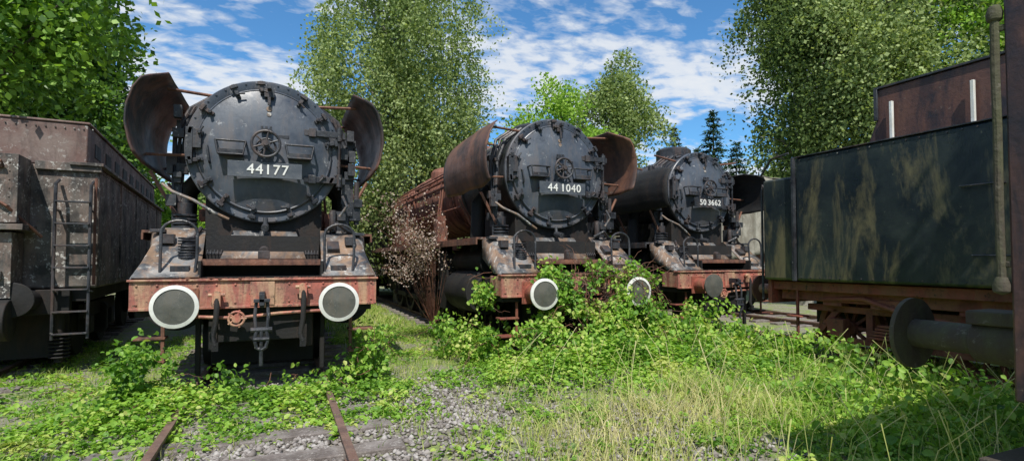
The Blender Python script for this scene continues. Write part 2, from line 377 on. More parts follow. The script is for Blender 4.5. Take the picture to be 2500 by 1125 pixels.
    wheelset(w,ax,1.9,.42,.75,9)
    for y0 in(4.2,5.8,7.4,9.0,10.6): wheelset(w,ax,y0,.70,.75,14)
    for y0 in(16,17.8,20,21.8): wheelset(w,ax,y0,.5,.75,1)
    w.obj('wheels','jet',E); ax.obj('axles','jet',E)
    r=B()
    for sx in(-1,1):
        r.box((sx*.88,7.4,.50),(.05,6.6,.14)); r.box((sx*1.0,5.2,.62),(.05,4.6,.12),Matrix.Rotation(.03,3,'X'))
        for y0 in(4.2,5.8,7.4,9.0,10.6): r.cyl((sx*.8,y0,.50),(sx*.98,y0,.50),.09,n=14)
        r.box((sx*1.13,3.5,1.02),(.10,1.3,.08)); r.tube([(sx*1.05,3.2,1.5),(sx*1.08,5.0,1.3),(sx*1.1,5.8,.7)],.04,6)
        r.b(sx*1.0,sx*1.3,3.9,4.0,.9,1.9); r.b(sx*1.0,sx*1.3,5.6,5.7,1.2,1.9)
        for k in range(12):
            yy=rd.uniform(3,12); r.box((sx*rd.uniform(.85,1.2),yy,rd.uniform(1.0,1.8)),(rd.uniform(.05,.2),rd.uniform(.1,.5),rd.uniform(.1,.4)))
        r.b(sx*1.15,sx*1.4,3.0,3.5,.55,1.7)
    r.obj('rods_and_motion','jet',E,.006)
    # --- buffer beam
    b=B(); b.b(-1.40,1.40,0,.05,.98,1.315); b.b(-1.42,1.42,-.03,.12,1.315,1.34); b.b(-1.4,1.4,-.012,0,.975,1.01)
    for x in np.linspace(-1.33,1.33,14):
        for z in(1.05,1.27): b.cyl((x,-.014,z),(x,0,z),.014,n=8)
    for sx in(-1,1):
        b.b(sx*1.36,sx*1.40,.05,.5,1.0,1.31)
    b.b(-.14,.14,-.02,-.001,1.0,1.30)
    b.obj('buffer_beam',beam,E,.006)
    b=B()
    for sx in(-1,1): b.b(sx*1.05,sx*1.38,.1,.3,.62,.65); b.b(sx*1.05,sx*1.38,.06,.28,.34,.37); b.b(sx*1.06,sx*1.10,.12,.15,.36,.98)
    b.obj('front_steps','redfr' if seed>1 else 'rust',E,.006)
    b=B()
    for k in range(60):
        x=rd.uniform(-.9,.9); b.box((x,rd.uniform(-.02,.1),1.345),(rd.uniform(.02,.07),rd.uniform(.02,.05),.012),Matrix.Rotation(rd.uniform(0,3),3,'Z')@Matrix.Rotation(rd.uniform(-.4,.4),3,'X'))
    b.obj('dirt_and_leaf_litter','rust',E)
    for sx in(-1,1): buffer(E,sx*.875,0,1.05,.235,-1,rings,housing='redfr')
    b=B(); b.b(-.03,.03,-.26,0,1.08,1.18); b.b(-.03,.03,-.30,-.22,1.02,1.16); b.box((0,-.17,1.02),(.05,.1,.06))
    for sx in(-1,1):
        b.tube([(0+sx*.06,-.22,1.08),(sx*.075,-.26,.9),(sx*.06,-.27,.72)],.02,8)
        b.tube([(sx*.05,-.27,.74),(sx*.075,-.29,.62),(sx*.05,-.29,.52),(0,-.29,.49)],.022,8)
    b.cyl((-.12,-.27,.73),(.12,-.27,.73),.032,n=10); b.cyl((0,-.28,.73),(0,-.29,.3),.022,n=8); b.b(-.09,.09,-.3,-.24,1.06,1.10)
    b.cyl((-.09,-.29,.62),(.09,-.29,.62),.028,n=10)
    b.obj('screw_coupling','black',E,.004)
    b=B()
    for x0,zt in((-.50,1.2),(.47,1.28)):
        b.tube([(x0,-.02,zt-.05),(x0,-.09,zt-.06),(x0+.01,-.13,zt-.18),(x0,-.14,.82),(x0-.03,-.15,.66),(x0+.0,-.17,.55)],.032,10)
        b.box((x0,-.16,.54),(.07,.07,.1))
    b.obj('brake_hoses','jet',E)
    b=B()
    for x0,zt in((-.50,1.2),(.47,1.28)):
        b.cyl((x0,0,zt-.05),(x0,-.12,zt-.05),.05,n=14); b.box((x0,-.09,zt-.12),(.09,.08,.14)); b.cyl((x0-.09,-.09,zt-.05),(x0+.09,-.09,zt-.05),.022,n=8)
    b.cyl((-.28,-.0,.86),(-.28,-.15,.86),.05,n=14); b.torus((-.28,-.13,.86),.085,.014)
    for k in range(5):
        t=rad(72*k); b.cyl((-.28,-.13,.86),(-.28+.11*math.cos(t),-.13,.86+.11*math.sin(t)),.012,n=6)
    b.tube([(-.9,.02,.9),(-.28,-.04,.86),(.2,.0,.9),(.9,.02,.92)],.02,8)
    b.obj('brake_pipe_valves',beam,E)
    # --- apron
    b=B()
    for sx in(-1,1):
        rows=[]
        for u,(xo,xi,yy,zz) in enumerate([(1.39,.70,.03,1.36),(1.34,.71,.30,1.53),(1.28,.72,.62,1.78),(1.22,.73,.88,1.99)]):
            rows.append([(sx*(xi+(xo-xi)*k/4),yy,zz) for k in range(5)])
        b.grid(rows)
        b.grid([[(sx*1.39,.03,1.36),(sx*1.34,.30,1.53),(sx*1.28,.62,1.78),(sx*1.22,.88,1.99)],[(sx*1.40,.03,1.335),(sx*1.39,.34,1.35),(sx*1.38,.9,1.6),(sx*1.36,.98,1.93)]])
    b.grid([[(-.52,.50,1.585),(.52,.50,1.585)],[(-.46,.74,1.80),(.46,.74,1.80)],[(-.40,.86,1.97),(.40,.86,1.97)]])
    b.obj('front_apron',apron,E,0,.018)
    b=B(); b.b(-.70,.70,.20,.56,1.545,1.58); b.b(-.70,.70,.19,.21,1.50,1.555)
    b.obj('step_board','rust',E,.006)
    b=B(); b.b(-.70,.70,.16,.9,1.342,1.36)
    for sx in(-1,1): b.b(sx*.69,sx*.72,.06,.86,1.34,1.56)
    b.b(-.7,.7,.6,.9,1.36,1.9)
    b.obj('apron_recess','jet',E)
    g=B()
    for sx in(-1,1):
        for k in range(6): g.box((sx*.60,.60+.028*k,1.66+.036*k),(.18,.012,.03))
        for k in range(5): g.box((sx*.60-.08+.04*k,.63,1.73),(.010,.22,.012),Matrix.Rotation(.85,3,'X'))
        g.b(sx*.82,sx*1.02,.12,.26,1.42,1.50)
        g.b(sx*1.18,sx*1.34,.7,.85,1.93,1.97)
        g.box((sx*.88,.52,1.75),(.16,.2,.08),Matrix.Rotation(.6,3,'X')); g.box((sx*1.12,.60,1.84),(.14,.14,.12))
    g.cyl((0,.4,1.7),(0,.3,1.68),.06,n=14); g.cyl((0,ys-.02,2.04),(0,ys-.25,2.0),.05,n=14); g.box((0,.34,1.64),(.14,.1,.1)); g.cyl((0,ys-.05,2.04),(0,ys-.02,2.16),.03,n=8)
    for sx in(-1,1):
        xc=sx*.93; w_=.19
        pts=[(xc-w_,.12,1.40),(xc-w_,.14,1.85)]+[(xc-w_*math.cos(rad(t)),.15,1.90+.15*math.sin(rad(t))) for t in range(0,181,20)]+[(xc+w_,.14,1.85),(xc+w_,.14,1.62),(xc+w_*.9,.12,1.40)]
        g.tube(pts,.018,8)
    for k in range(9): g.cyl((-1.0,1.02,1.72+.055*k),(-1.0,1.02,1.75+.055*k),.15,n=24)
    g.cyl((-1.0,1.02,1.68),(-1.0,1.02,2.34),.10,n=20); g.cyl((-1.0,1.02,2.28),(-1.0,1.02,2.42),.06,n=12)
    for k in range(8): g.torus((-.88,.42,1.60+.035*k),.10,.011,'z',20,5)
    g.tube([(-1.2,.9,1.95),(-1.05,.72,1.82),(-.85,.66,1.86),(-.78,.8,2.0)],.028,8)
    g.box((1.02,.98,2.12),(.22,.2,.34)); g.box((1.22,.98,2.30),(.16,.2,.28)); g.box((1.12,1.1,2.62),(.18,.2,.42)); g.cyl((1.25,.95,2.1),(1.25,.95,2.75),.04,n=10); g.cyl((.9,.85,1.98),(.9,.85,2.3),.05,n=10)
    g.box((1.02,.84,2.2),(.12,.05,.1)); g.box((1.26,.86,2.42),(.12,.05,.12)); g.tube([(.8,.8,2.0),(.95,.7,2.1),(1.1,.8,2.0),(1.25,.86,1.95)],.03,8)
    for sx in(-1,1):
        for dd,rr in((0,.04),(.07,.025),(.13,.03)):
            g.tube([(sx*(.55+dd),ys+.28+dd,zc+.84),(sx*(.86+dd),ys+.3+dd,zc+.62),(sx*(1.02+dd),ys+.3,zc+.2),(sx*(1.06+dd*.7),ys+.25,zc-.3),(sx*(1.08+dd*.4),ys+.2,zc-.75),(sx*(1.0+dd),ys+.2,2.0)],rr,8)
        for k in range(12): g.box((sx*rd.uniform(1.03,1.2),ys+rd.uniform(.05,.35),zc+rd.uniform(-.9,.5)),(rd.uniform(.05,.14),.1,rd.uniform(.05,.18)))
    g.obj('front_fittings','black',E,.003)
    b=B(); b.tube([(-1.22,.72,2.56),(-1.1,.66,2.46),(-.85,.6,2.35),(-.62,.62,2.2),(-.45,.7,2.12)],.020,8); b.tube([(1.02,.72,2.5),(1.08,.68,2.35),(.98,.7,2.2)],.020,8)
    b.obj('bent_pipes','apron',E)
    return E

L1=locomotive(-.2,7.4,'44177',seed=1)
L2=locomotive(4.58,7.73,'44 1040',seed=2,ys=.83,defl=(.42,2.9),zc=3.14,deflm='defl2')
L3=locomotive(8.95,8.75,'50 3662',seed=3,R=.93,zc=3.15,boil='black',defl=(.25,2.9),black_defl='jet',rings=False,plate_dark=True,ys=.85,chim=.25)

# ------------------------------------------------------------------ left tender
def tender_left():
    E=empty('locomotive_tender',(-2.55,9.95,0),rad(4.5))
    b=B(); b.b(-3.0,-.0,0.0,8.5,1.15,2.98)
    b.obj('water_tank','tendl',E,.03)
    b=B(); b.b(-2.9,-.16,.02,8.2,2.98,3.62)
    b.b(-2.92,-.13,0,8.22,3.62,3.66)
    b.obj('upper_bunker','tendl2',E,.03)
    b=B()
    for k in range(9): b.b(-.162,-.15,.5+k*.85,.95+k*.85,3.2,3.42)
    b.obj('bunker_openings','jet',E,.004)
    b=B()
    b.b(-.75,.03,-.06,.02,2.9,3.02); b.b(-.35,.06,-.1,8.5,2.985,3.03)
    for x in np.linspace(-2.9,-.1,26): b.cyl((x,-.012,2.9),(x,0,2.9),.012,n=6); b.cyl((x,.0,3.55),(x,.02,3.55),.012,n=6)
    for z in np.linspace(1.3,2.85,14):
        for x in(-.06,-.72,-1.3,-2.0): b.cyl((x,-.012,z),(x,0,z),.012,n=6)
    for y in np.linspace(.1,8.3,60):
        for z in(1.25,2.9): b.cyl((0,y,z),(.012,y,z),.012,n=6)
    for y in(1.8,3.6,5.4,7.2): b.b(0,.02,y,y+.06,1.2,2.95)
    b.obj('rivets_and_rim','tendl',E,.004)
    b=B(); b.b(-3.0,-.80,-.55,-.01,2.08,3.02); b.b(-3.0,-.72,-.62,-.01,1.98,2.06); b.b(-2.1,-.86,-.5,-.01,1.05,1.95)
    b.b(-1.3,-.95,-.56,-.5,1.3,1.42)
    for z in np.linspace(1.15,2.9,16):
        for x in(-.86,-1.9): b.cyl((x-.03,-.562,z),(x-.03,-.55,z),.011,n=6) if z>2.1 else None
    b.obj('end_lockers','tendl',E,.02)
    b=B(); b.tube([(-2.6,-.60,2.9),(-1.7,-.62,2.9),(-.9,-.60,2.3),(-.62,-.2,1.9)],.022,6); b.tube([(-1.6,-.58,2.84),(-1.6,-.64,2.9),(-.95,-.64,2.9),(-.95,-.58,2.84)],.02,6); b.b(-1.6,-.95,-.6,-.55,2.82,2.86)
    b.tube([(-.02,-.1,2.8),(-.02,-.14,2.6),(-.02,-.14,1.2)],.02,6)
    b.obj('pipes','rust',E)
    b=B()
    for x in(-.47,-.06): b.tube([(x,-.05,2.75),(x,-.22,2.68),(x,-.24,2.2),(x,-.24,.42)],.022,8)
    for k in range(7): b.b(-.47,-.06,-.29,-.19,.5+k*.32-.01,.5+k*.32+.012)
    for z in(1.1,2.3): 
        for x in(-.47,-.06): b.cyl((x,-.24,z),(x,0,z),.018,n=6)
    b.obj('ladder','black',E,.003)
    b=B(); b.b(-2.85,-.12,.02,8.4,.95,1.14); b.b(-2.7,-.3,-.12,.02,.78,1.14); b.b(-2.6,-.4,.3,.4,.1,.95)
    for y0 in(1.2,3.0,5.6,7.4):
        for x in(-.5,-2.3):
            b.cyl((x-.06,y0,.5),(x+.06,y0,.5),.5,n=36); b.box((x+.15,y0,.5),(.18,.28,.3))
    for y0 in(2.1,6.5):
        b.b(-.38,-.30,y0-1.3,y0+1.3,.62,.86); b.b(-2.6,-2.5,y0-1.3,y0+1.3,.62,.86)
        for k in range(7): b.cyl((-.3,y0-.06,.35+k*.06),(-.3,y0+.06,.35+k*.06),.1,n=16)
    for x in(-.75,-2.1): b.cyl((x,-.12,1.0),(x,-.45,1.0),.14,n=20)
    b.lathe([(.001,-.48),(.24,-.46),(.24,-.44),(.001,-.44)],(-.85,0,1.02),'y',36)
    for k in range(7): b.cyl((-.45,.1,.12+k*.055),(-.45,.1,.145+k*.055),.13,n=20)
    b.cyl((-.45,.1,.05),(-.45,.1,.8),.06,n=12)
    b.cyl((-1.6,-.5,.75),(-.85,-.5,.75),.28,n=28)
    b.obj('underframe_and_bogies','jet',E,.01)
tender_left()

# ------------------------------------------------------------------ right tender
def tender_right():
    E=empty('locomotive_tender',(9.05,6.0,0))
    b=B(); b.b(-1.5,1.5,-8,.0,1.24,3.2)
    b.b(-1.5,1.5,.01,.62,1.24,2.92)
    b.obj('water_tank','tendr',E,.04)
    b=B(); b.b(-1.52,1.52,-8,.01,3.2,3.215)
    for sx in(-1,1):
        for y in np.linspace(-7.8,-.1,50): b.cyl((sx*1.5,y,3.15),(sx*1.512,y,3.15),.011,n=6); b.cyl((sx*1.5,y,1.3),(sx*1.512,y,1.3),.011,n=6)
        b.b(sx*1.5,sx*1.56,-.02,.02,1.24,3.2)
    b.tube([(-1.4,.66,2.8),(-1.4,.70,2.86),(-1.4,.72,2.75),(-1.4,.72,.9)],.02,8); b.tube([(-1.53,.62,3.0),(-1.55,.4,3.25),(-1.5,.1,3.3)],.018,8)
    for yy,zz in((-2.3,2.45),(-2.4,1.62)):
        b.tube([(-1.5,yy,zz),(-1.58,yy,zz),(-1.58,yy-.4,zz),(-1.5,yy-.4,zz)],.014,6)
    b.obj('tank_trim','black',E,.004)
    b=B()
    poly=[(-.85,3.2),(-1.02,3.62),(-1.02,4.06),(-7.5,4.06),(-7.5,3.2)]
    b.prism(poly,'x',-1.05,1.05)
    b.obj('coal_bunker','bunk',E,.02)
    b=B(); b.b(-1.08,1.08,-7.5,-1.0,4.06,4.09); b.b(-1.085,-1.05,-1.05,-1.0,3.6,4.06)
    b.obj('bunker_rim','black',E,.004)
    b=B()
    for y0 in(-1.27,-2.24,-3.3): b.box((-1.12,y0,3.52),(.045,.04,.60))
    b.obj('bunker_posts','white',E,.004)
    b=B()
    b.b(-1.35,1.35,-8,.55,1.08,1.22); b.b(-1.4,1.4,.55,.62,.85,1.24)
    for sx in(-1,1):
        b.b(sx*1.15,sx*1.22,-8,.5,.92,1.08)
        for yb in(-1.3,-5.6):
            b.b(sx*.98,sx*1.05,yb-1.45,yb+1.45,.76,.86)
            b.b(sx*.98,sx*1.05,yb-.95,yb+.95,.30,.38)
            for s2 in(-1,1):
                b.box((sx*1.015,yb+s2*1.15,.55),(.07,.62,.09),Matrix.Rotation(s2*-.85,3,'X'))
                b.b(sx*.98,sx*1.05,yb+s2*.45-.05,yb+s2*.45+.05,.36,.78)
                b.box((sx*1.06,yb+s2*.92,.52),(.16,.26,.28))
                b.b(sx*1.0,sx*1.2,yb+s2*.92-.15,yb+s2*.92+.15,.86,.93)
            b.b(sx*1.0,sx*1.25,yb-.3,yb+.3,.86,1.0)
            for k in range(5): b.b(sx*1.07,sx*1.17,yb-.42+.04*k,yb+.42-.04*k,.42+.045*k,.455+.045*k)
        b.b(sx*1.3,sx*1.34,.1,.14,.3,1.1); b.b(sx*1.2,sx*1.42,.0,.26,.3,.33); b.b(sx*1.2,sx*1.42,.0,.26,.65,.68)
        b.tube([(sx*1.2,-.2,.95),(sx*1.25,-.9,1.0),(sx*1.3,-1.6,.8),(sx*1.3,-2.2,.75)],.035,8)
    b.obj('underframe_and_bogies','redfr',E,.008)
    w=B(); ax=B()
    for y0 in(-.38,-2.22,-4.68,-6.52): wheelset(w,ax,y0,.5,.75,10)
    w.obj('wheels','redfr',E); ax.obj('axles','jet',E)
    b=B(); b.b(-.5,.5,-8,.4,.5,1.05); b.obj('centre_sill','jet',E)
    for sx in(-1,1): buffer(E,sx*.875,.62,1.05,.24,1,False,L=.62,housing='beam',face='rust')
tender_right()

def wagon_near():
    E=empty('freight_wagon',(4.65,1.30,0))
    b=B(); b.b(-1.40,1.40,-9,0,1.25,3.05)
    b.b(-1.45,-1.39,-.14,.088,.9,3.12); b.b(1.39,1.45,-.14,.088,.9,3.12)
    b.b(-1.42,1.42,-9,-.15,3.05,3.1)
    b.obj('wagon_body','bunk',E,.012)
    b=B(); b.b(-1.38,1.38,-.12,.03,.85,1.25)
    for z in(1.55,2.7): b.box((-1.435,.10,z),(.02,.05,.03))
    b.tube([(-1.44,.125,2.76),(-1.447,.125,2.5),(-1.44,.125,2.2),(-1.447,.125,1.8),(-1.44,.125,1.45)],.019,10)
    b.lathe([(.001,-.05),(.03,-.035),(.034,0),(.025,.035),(.001,.045)],(-1.44,.125,2.78),'z',14)
    b.lathe([(.001,-.05),(.036,-.035),(.038,0),(.025,.035),(.001,.045)],(-1.44,.125,1.45),'z',14)
    b.b(-1.42,-1.0,-.05,.25,.55,.58); b.b(1.0,1.42,-.05,.25,.55,.58)
    b.obj('headstock_and_handrail','moss',E,.006)
    for sx in(-1,1):
        buffer(E,sx*.875,.03,1.10,.225,1,False,L=.84,housing='moss',face='moss')
    b=B(); b.b(-1.0,-.75,.2,.5,1.2,1.28); b.obj('buffer_step','moss',E,.01)
    w=B(); ax=B()
    for y0 in(-1.5,-7): wheelset(w,ax,y0,.5,.75,1)
    b=B(); b.b(-1.2,1.2,-9,-.1,.95,1.24); b.obj('underframe','jet',E); w.obj('wheels','jet',E); ax.obj('axles','jet',E)
wagon_near()

def tarp_wagon():
    E=empty('tarp_covered_wagon',(13.2,11.6,0))
    b=B(); rows=[]
    for j in range(41):
        y=j*.22; row=[]
        for i in range(25):
            t=i/24; a=t*2-1
            x=1.55*math.copysign(min(1,abs(a)*1.6),a); z=4.1-.25*abs(a) if abs(a)<.62 else 3.95-(abs(a)-.62)*6.2
            z+=.06*noise.noise(Vector((x*2,y*1.5,z))); x+=.08*noise.noise(Vector((y*3,z*1.2,4)))+.05*math.sin(y*9)*(z<3.6)
            row.append((x,y,z))
        rows.append(row)
    b.grid(rows)
    rows=[]
    for j in range(20):
        z=4.05-j*.12; rows.append([(-1.52+3.04*i/40,-.06-.05*math.sin(i*1.1+noise.noise(Vector((i*.3,j*.1,0)))*3)*min(1,j/6)-.004*j,z-.22*abs(i/20-1)) for i in range(41)])
    b.grid(rows)
    b.obj('canvas_cover','tarp',E,0,.02)
    b=B(); b.b(-1.45,1.45,0.05,8.6,1.1,3.8); b.b(-1.2,1.2,0,8.7,.8,1.08); b.obj('wagon_body','rust',E,.02)
    w=B(); ax=B()
    for y0 in(1.5,7): wheelset(w,ax,y0,.5,.75,1)
    w.obj('wheels','jet',E); ax.obj('axles','jet',E)
tarp_wagon()

# ------------------------------------------------------------------ ground
def sstep(a,b,x): 
    t=max(0,min(1,(x-a)/(b-a))); return t*t*(3-2*t)
def gz(x,y):
    bury=.15*sstep(2.5,3.5,x)*(1-sstep(6.6,7.4,x))*sstep(.9,2.0,y)*(1-sstep(7.6,8.4,y))
    tr=.35+.65*sstep(1.3,1.8,abs(x+.2))
    return -.13+bury+tr*(.035*noise.noise(Vector((x*.5,y*.5,0)))+.012*noise.noise(Vector((x*2.3,y*2.3,3))))
def make_ground():
    xs=np.unique(np.concatenate([np.linspace(-400,-14,10),np.linspace(-14,22,150),np.linspace(22,400,10)]))
    ys=np.unique(np.concatenate([np.linspace(-400,-8,10),np.linspace(-8,26,140),np.linspace(26,500,10)]))
    b=B(); rows=[[(x,y,gz(x,y)) for x in xs] for y in ys]; b.grid(rows); return b.obj('ground','ground')
make_ground()

def track(X,y0=-3,y1=26,rot=0,nm='railway_track'):
    E=empty(nm,(X,0,0),rot)
    b=B()
    for sx in(-1,1):
        x=sx*.7525
        poly=[(x-.036,0),(x+.036,0),(x+.036,-.03),(x+.01,-.045),(x+.01,-.12),(x+.065,-.135),(x+.065,-.15),(x-.065,-.15),(x-.065,-.135),(x-.01,-.12),(x-.01,-.045),(x-.036,-.03)]
        b.prism(poly,'y',y0,y1)
    b.obj('rails','rail',E,.003)
    b=B(); y=y0
    while y<y1:
        b.box((random.uniform(-.03,.03),y,-.142),(2.55,.25,.12),Matrix.Rotation(random.uniform(-.02,.02),3,'Z')); y+=.66
    b.obj('sleepers','wood',E,.012)
for X in(-.2,4.6,9.0,13.2): track(X)
track(-3.85,-3,26,rad(3.2))

# ------------------------------------------------------------------ foliage helpers
def unit(a): return a/np.maximum(np.linalg.norm(a,axis=1,keepdims=True),1e-9)
def leaves_mesh(P,D,Nn,L,W,v,fancy=False):
    S=unit(np.cross(D,Nn)); L=L[:,None]; W=W[:,None]; n=len(P)
    if fancy:
        Nq=unit(np.cross(S,D))
        V=np.stack([P,P+D*L*.3+S*W*.5+Nq*W*.12,P+D*L*.68+S*W*.42+Nq*W*.12,P+D*L-Nq*L*.12,P+D*L*.68-S*W*.42+Nq*W*.12,P+D*L*.3-S*W*.5+Nq*W*.12],1)
        k=6; F=np.array([[0,1,2,3],[0,3,4,5]])
    else:
        V=np.stack([P,P+D*L*.5+S*W*.5,P+D*L,P+D*L*.5-S*W*.5],1); k=4; F=np.array([[0,1,2,3]])
    faces=(np.arange(n)[:,None,None]*k+F[None]).reshape(-1,4)
    return V.reshape(-1,3),faces,np.repeat(v,k)
def mesh_np(name,parts,mat,parent=None):
    off=0;Vs=[];Fs=[];vv=[]
    for V,F,v in parts: Vs.append(V);Fs.append(F+off);vv.append(v);off+=len(V)
    V=np.concatenate(Vs).astype(np.float32);F=np.concatenate(Fs).astype(np.int32);v=np.clip(np.concatenate(vv),0,1).astype(np.float32)
    k=F.shape[1]
    me=bpy.data.meshes.new(name); me.vertices.add(len(V)); me.vertices.foreach_set('co',V.ravel())
    me.loops.add(F.size); me.loops.foreach_set('vertex_index',F.ravel())
    me.polygons.add(len(F)); me.polygons.foreach_set('loop_start',np.arange(0,F.size,k,dtype=np.int32))
    me.update(calc_edges=True)
    a=me.attributes.new('v','FLOAT','POINT'); a.data.foreach_set('value',v)
    me.materials.append(M[mat]); o=bpy.data.objects.new(name,me); COL.objects.link(o)
    if parent: o.parent=parent
    return o
def rnd(n,a,b): return rng.uniform(a,b,n)
def rdir(n): return unit(rng.normal(size=(n,3)))

def tree(name,x,y,h,tr,lobes,nstr,lps,leaf,mat,bark='bark',droop=.6,slen=(.5,1.3),gap=.0,gfreq=.55,limbs=22,vb=(.2,.8),spread=.12,up=.3):
    E=empty(name,(x,y,-.15))
    w=np.array([l[3]*l[4]*l[5] for l in lobes])**.72; w=w/w.sum()
    idx=rng.choice(len(lobes),nstr*3,p=w); starts=[];vals=[];outs=[]
    seed=rng.uniform(0,50)
    for i in idx:
        l=lobes[i]; d=rdir(1)[0]; r=rng.uniform(.35,1)**.5
        p=np.array([l[0]+d[0]*l[3]*r,l[1]+d[1]*l[4]*r,l[2]+d[2]*l[5]*r])
        nv=noise.noise(Vector((p[0]*gfreq+seed,p[1]*gfreq,p[2]*gfreq*.8)))+.5*noise.noise(Vector((p[0]*gfreq*2.5,p[1]*gfreq*2.5+seed,p[2]*gfreq*2)))
        if nv<gap: continue
        starts.append(p); outs.append(d); vals.append(rng.uniform(*vb)+.25*(nv))
        if len(starts)>=nstr: break
    S=np.array(starts); O=np.array(outs); n=len(S); val=np.array(vals)
    ln=rnd(n,*slen); t=rng.uniform(0,1,(n,lps))
    dirs=unit(O*np.array([1,1,.4])*(1-droop)+rng.normal(size=(n,3))*.25+np.array([0,0,-droop]))
    P=S[:,None,:]+dirs[:,None,:]*(ln[:,None]*t)[...,None]
    P[...,2]-= droop*(t**2)*ln[:,None]*.4
    P=P.reshape(-1,3)+rng.normal(size=(n*lps,3))*spread
    N=len(P); D=unit(rdir(N)+np.array([0,0,-droop*.8])); Nn=unit(rdir(N)+np.array([0,0,up]))
    L=rnd(N,leaf*.7,leaf*1.3); W=L*rnd(N,.55,.85)
    v=np.repeat(val,lps)+rng.normal(size=N)*.13
    mesh_np('foliage',[leaves_mesh(P,D,Nn,L,W,v)],mat,E)
    b=B()
    pts=[(0,0,0),(.1*h*.05,0,h*.25),(-.03*h*.3,.1,h*.5),(.05,.0,h*.72),(0,0,h*.9)]
    b.tube(pts,tr,10,r1=tr*.12)
    for k in range(limbs):
        q=S[rng.integers(n)]; z0=max(h*.14,min(q[2]-.25*np.hypot(q[0],q[1])-rng.uniform(.3,1.5),h*.85)); 
        a=Vector((0,0,z0)); e=Vector(q); m=a.lerp(e,.5)+Vector((0,0,.25+.1*(e-a).length)); r0=tr*.38*(1-z0/h*.6)
        b.tube([a,a.lerp(m,.55)+Vector((0,0,.1)),m,m.lerp(e,.6),e],r0,6,r1=.012)
    b.obj('trunk_and_limbs',bark,E)
    return E

def crown(h0,h1,rx,n,seed,top=.35,flat=1):
    r=random.Random(seed); L=[]
    for i in range(n):
        u=(i+.5)/n; z=h0+(h1-h0)*u; 
        rr=rx*(math.sin(math.pi*min(1,(u*.82+.16)))**.7)
        rr=max(rr,rx*top*.6)
        a=i*2.4+r.uniform(-.4,.4); off=rr*r.uniform(.35,.62)
        s=rr*r.uniform(.42,.62)
        L.append((off*math.cos(a),off*math.sin(a)*flat,z,s,s,s*r.uniform(.75,1.15)))
    return L

TH=math.atan(565/1300)
def world(px,d):
    xc=(px-1250)/1300*d; return (xc*math.cos(TH)+d*math.sin(TH), -xc*math.sin(TH)+d*math.cos(TH))
x,y=world(975,21)
tree('birch_tree',x,y,17.5,.24,crown(3,17.5,3.3,30,3,.8),6200,16,.12,'birch','birchbark',.78,(.8,2.4),gap=-.0,gfreq=.75,limbs=40,spread=.08,vb=(.15,.95))
x,y=world(1070,26)
tree('birch_tree',x,y,9.5,.2,crown(1,9.0,2.6,16,4,.5),2200,14,.15,'birch','birchbark',.7,(.7,1.7),gap=-.05,limbs=24)
x,y=world(800,25)
tree('birch_tree',x,y,10.5,.18,crown(2,10,1.7,12,24,.4),1100,14,.14,'birch','birchbark',.7,(.6,1.4),gap=-.05,limbs=18)
x,y=world(1375,22)
tree('ash_tree',x,y,9.6,.2,crown(1.5,9.0,2.5,18,5,.5),3400,14,.14,'bright','bark',.2,(.4,1.0),gap=-.05,limbs=26,vb=(.35,.95))
x,y=world(1495,27)
tree('birch_tree',x,y,13.2,.2,crown(2,12.9,2.6,20,6,.16),3000,14,.15,'birch','birchbark',.6,(.6,1.5),gap=-.05,limbs=26)
x,y=world(1290,30)
tree('birch_tree',x,y,11.5,.2,crown(2,11.,1.7,14,16,.2),1200,14,.16,'birch','birchbark',.6,(.6,1.3),gap=-.08,limbs=18)
x,y=world(1965,20)
tree('birch_tree',x,y,17,.26,crown(4,16.5,2.35,24,7,.6),3600,15,.13,'birch','birchbark',.8,(.8,2.2),gap=.0,limbs=40,vb=(.0,.35))
x,y=world(2190,18.5)
tree('birch_tree',x,y,17,.25,crown(4,16.5,3.4,26,8,.6),6000,15,.125,'birch','birchbark',.65,(.6,1.8),gap=-.01,gfreq=.75,limbs=36,vb=(.3,.95))
x,y=world(2480,17)
tree('birch_tree',x,y,16,.25,crown(3,15.5,3.4,22,9,.6),3600,14,.14,'bright','birchbark',.4,(.6,1.4),gap=-.1,limbs=30,vb=(.1,.6))
x,y=world(20,14)
tree('alder_tree',x,y,12.5,.28,crown(2.0,12.0,2.8,26,10,.6),5200,13,.15,'dark','bark',.25,(.4,1.0),gap=-.02,gfreq=.7,limbs=36,vb=(.1,.85))
x,y=world(225,20)
tree('alder_tree',x,y,9.8,.22,crown(1.0,8.8,2.0,18,11,.5),2600,13,.16,'dark','bark',.25,(.4,1.0),gap=-.05,limbs=24,vb=(.1,.9))
x,y=world(390,24)
tree('hazel_shrub',x,y,5.5,.12,crown(.5,5.0,2.2,12,12,.5),1600,13,.15,'bright','bark',.2,(.4,.9),gap=-.2,limbs=20)
x,y=world(-60,8.3)
tree('alder_tree',x,y,9.5,.14,crown(5.0,9.5,2.0,16,13,.6),1700,12,.12,'dark','bark',.25,(.3,.8),gap=.05,gfreq=.9,limbs=24,vb=(.5,1.0))
# trees beside and behind the viewpoint, throwing dappled shade
tree('alder_tree',-4.9,.0,9,.16,crown(4.5,8.6,1.9,12,31,.5),620,11,.14,'dark','bark',.3,(.3,.8),gap=.06,gfreq=1.0,limbs=16)
tree('birch_tree',7.0,-1.9,12,.18,crown(5.5,11.5,2.4,14,32,.5),760,12,.14,'birch','birchbark',.6,(.5,1.2),gap=.08,gfreq=1.0,limbs=20)

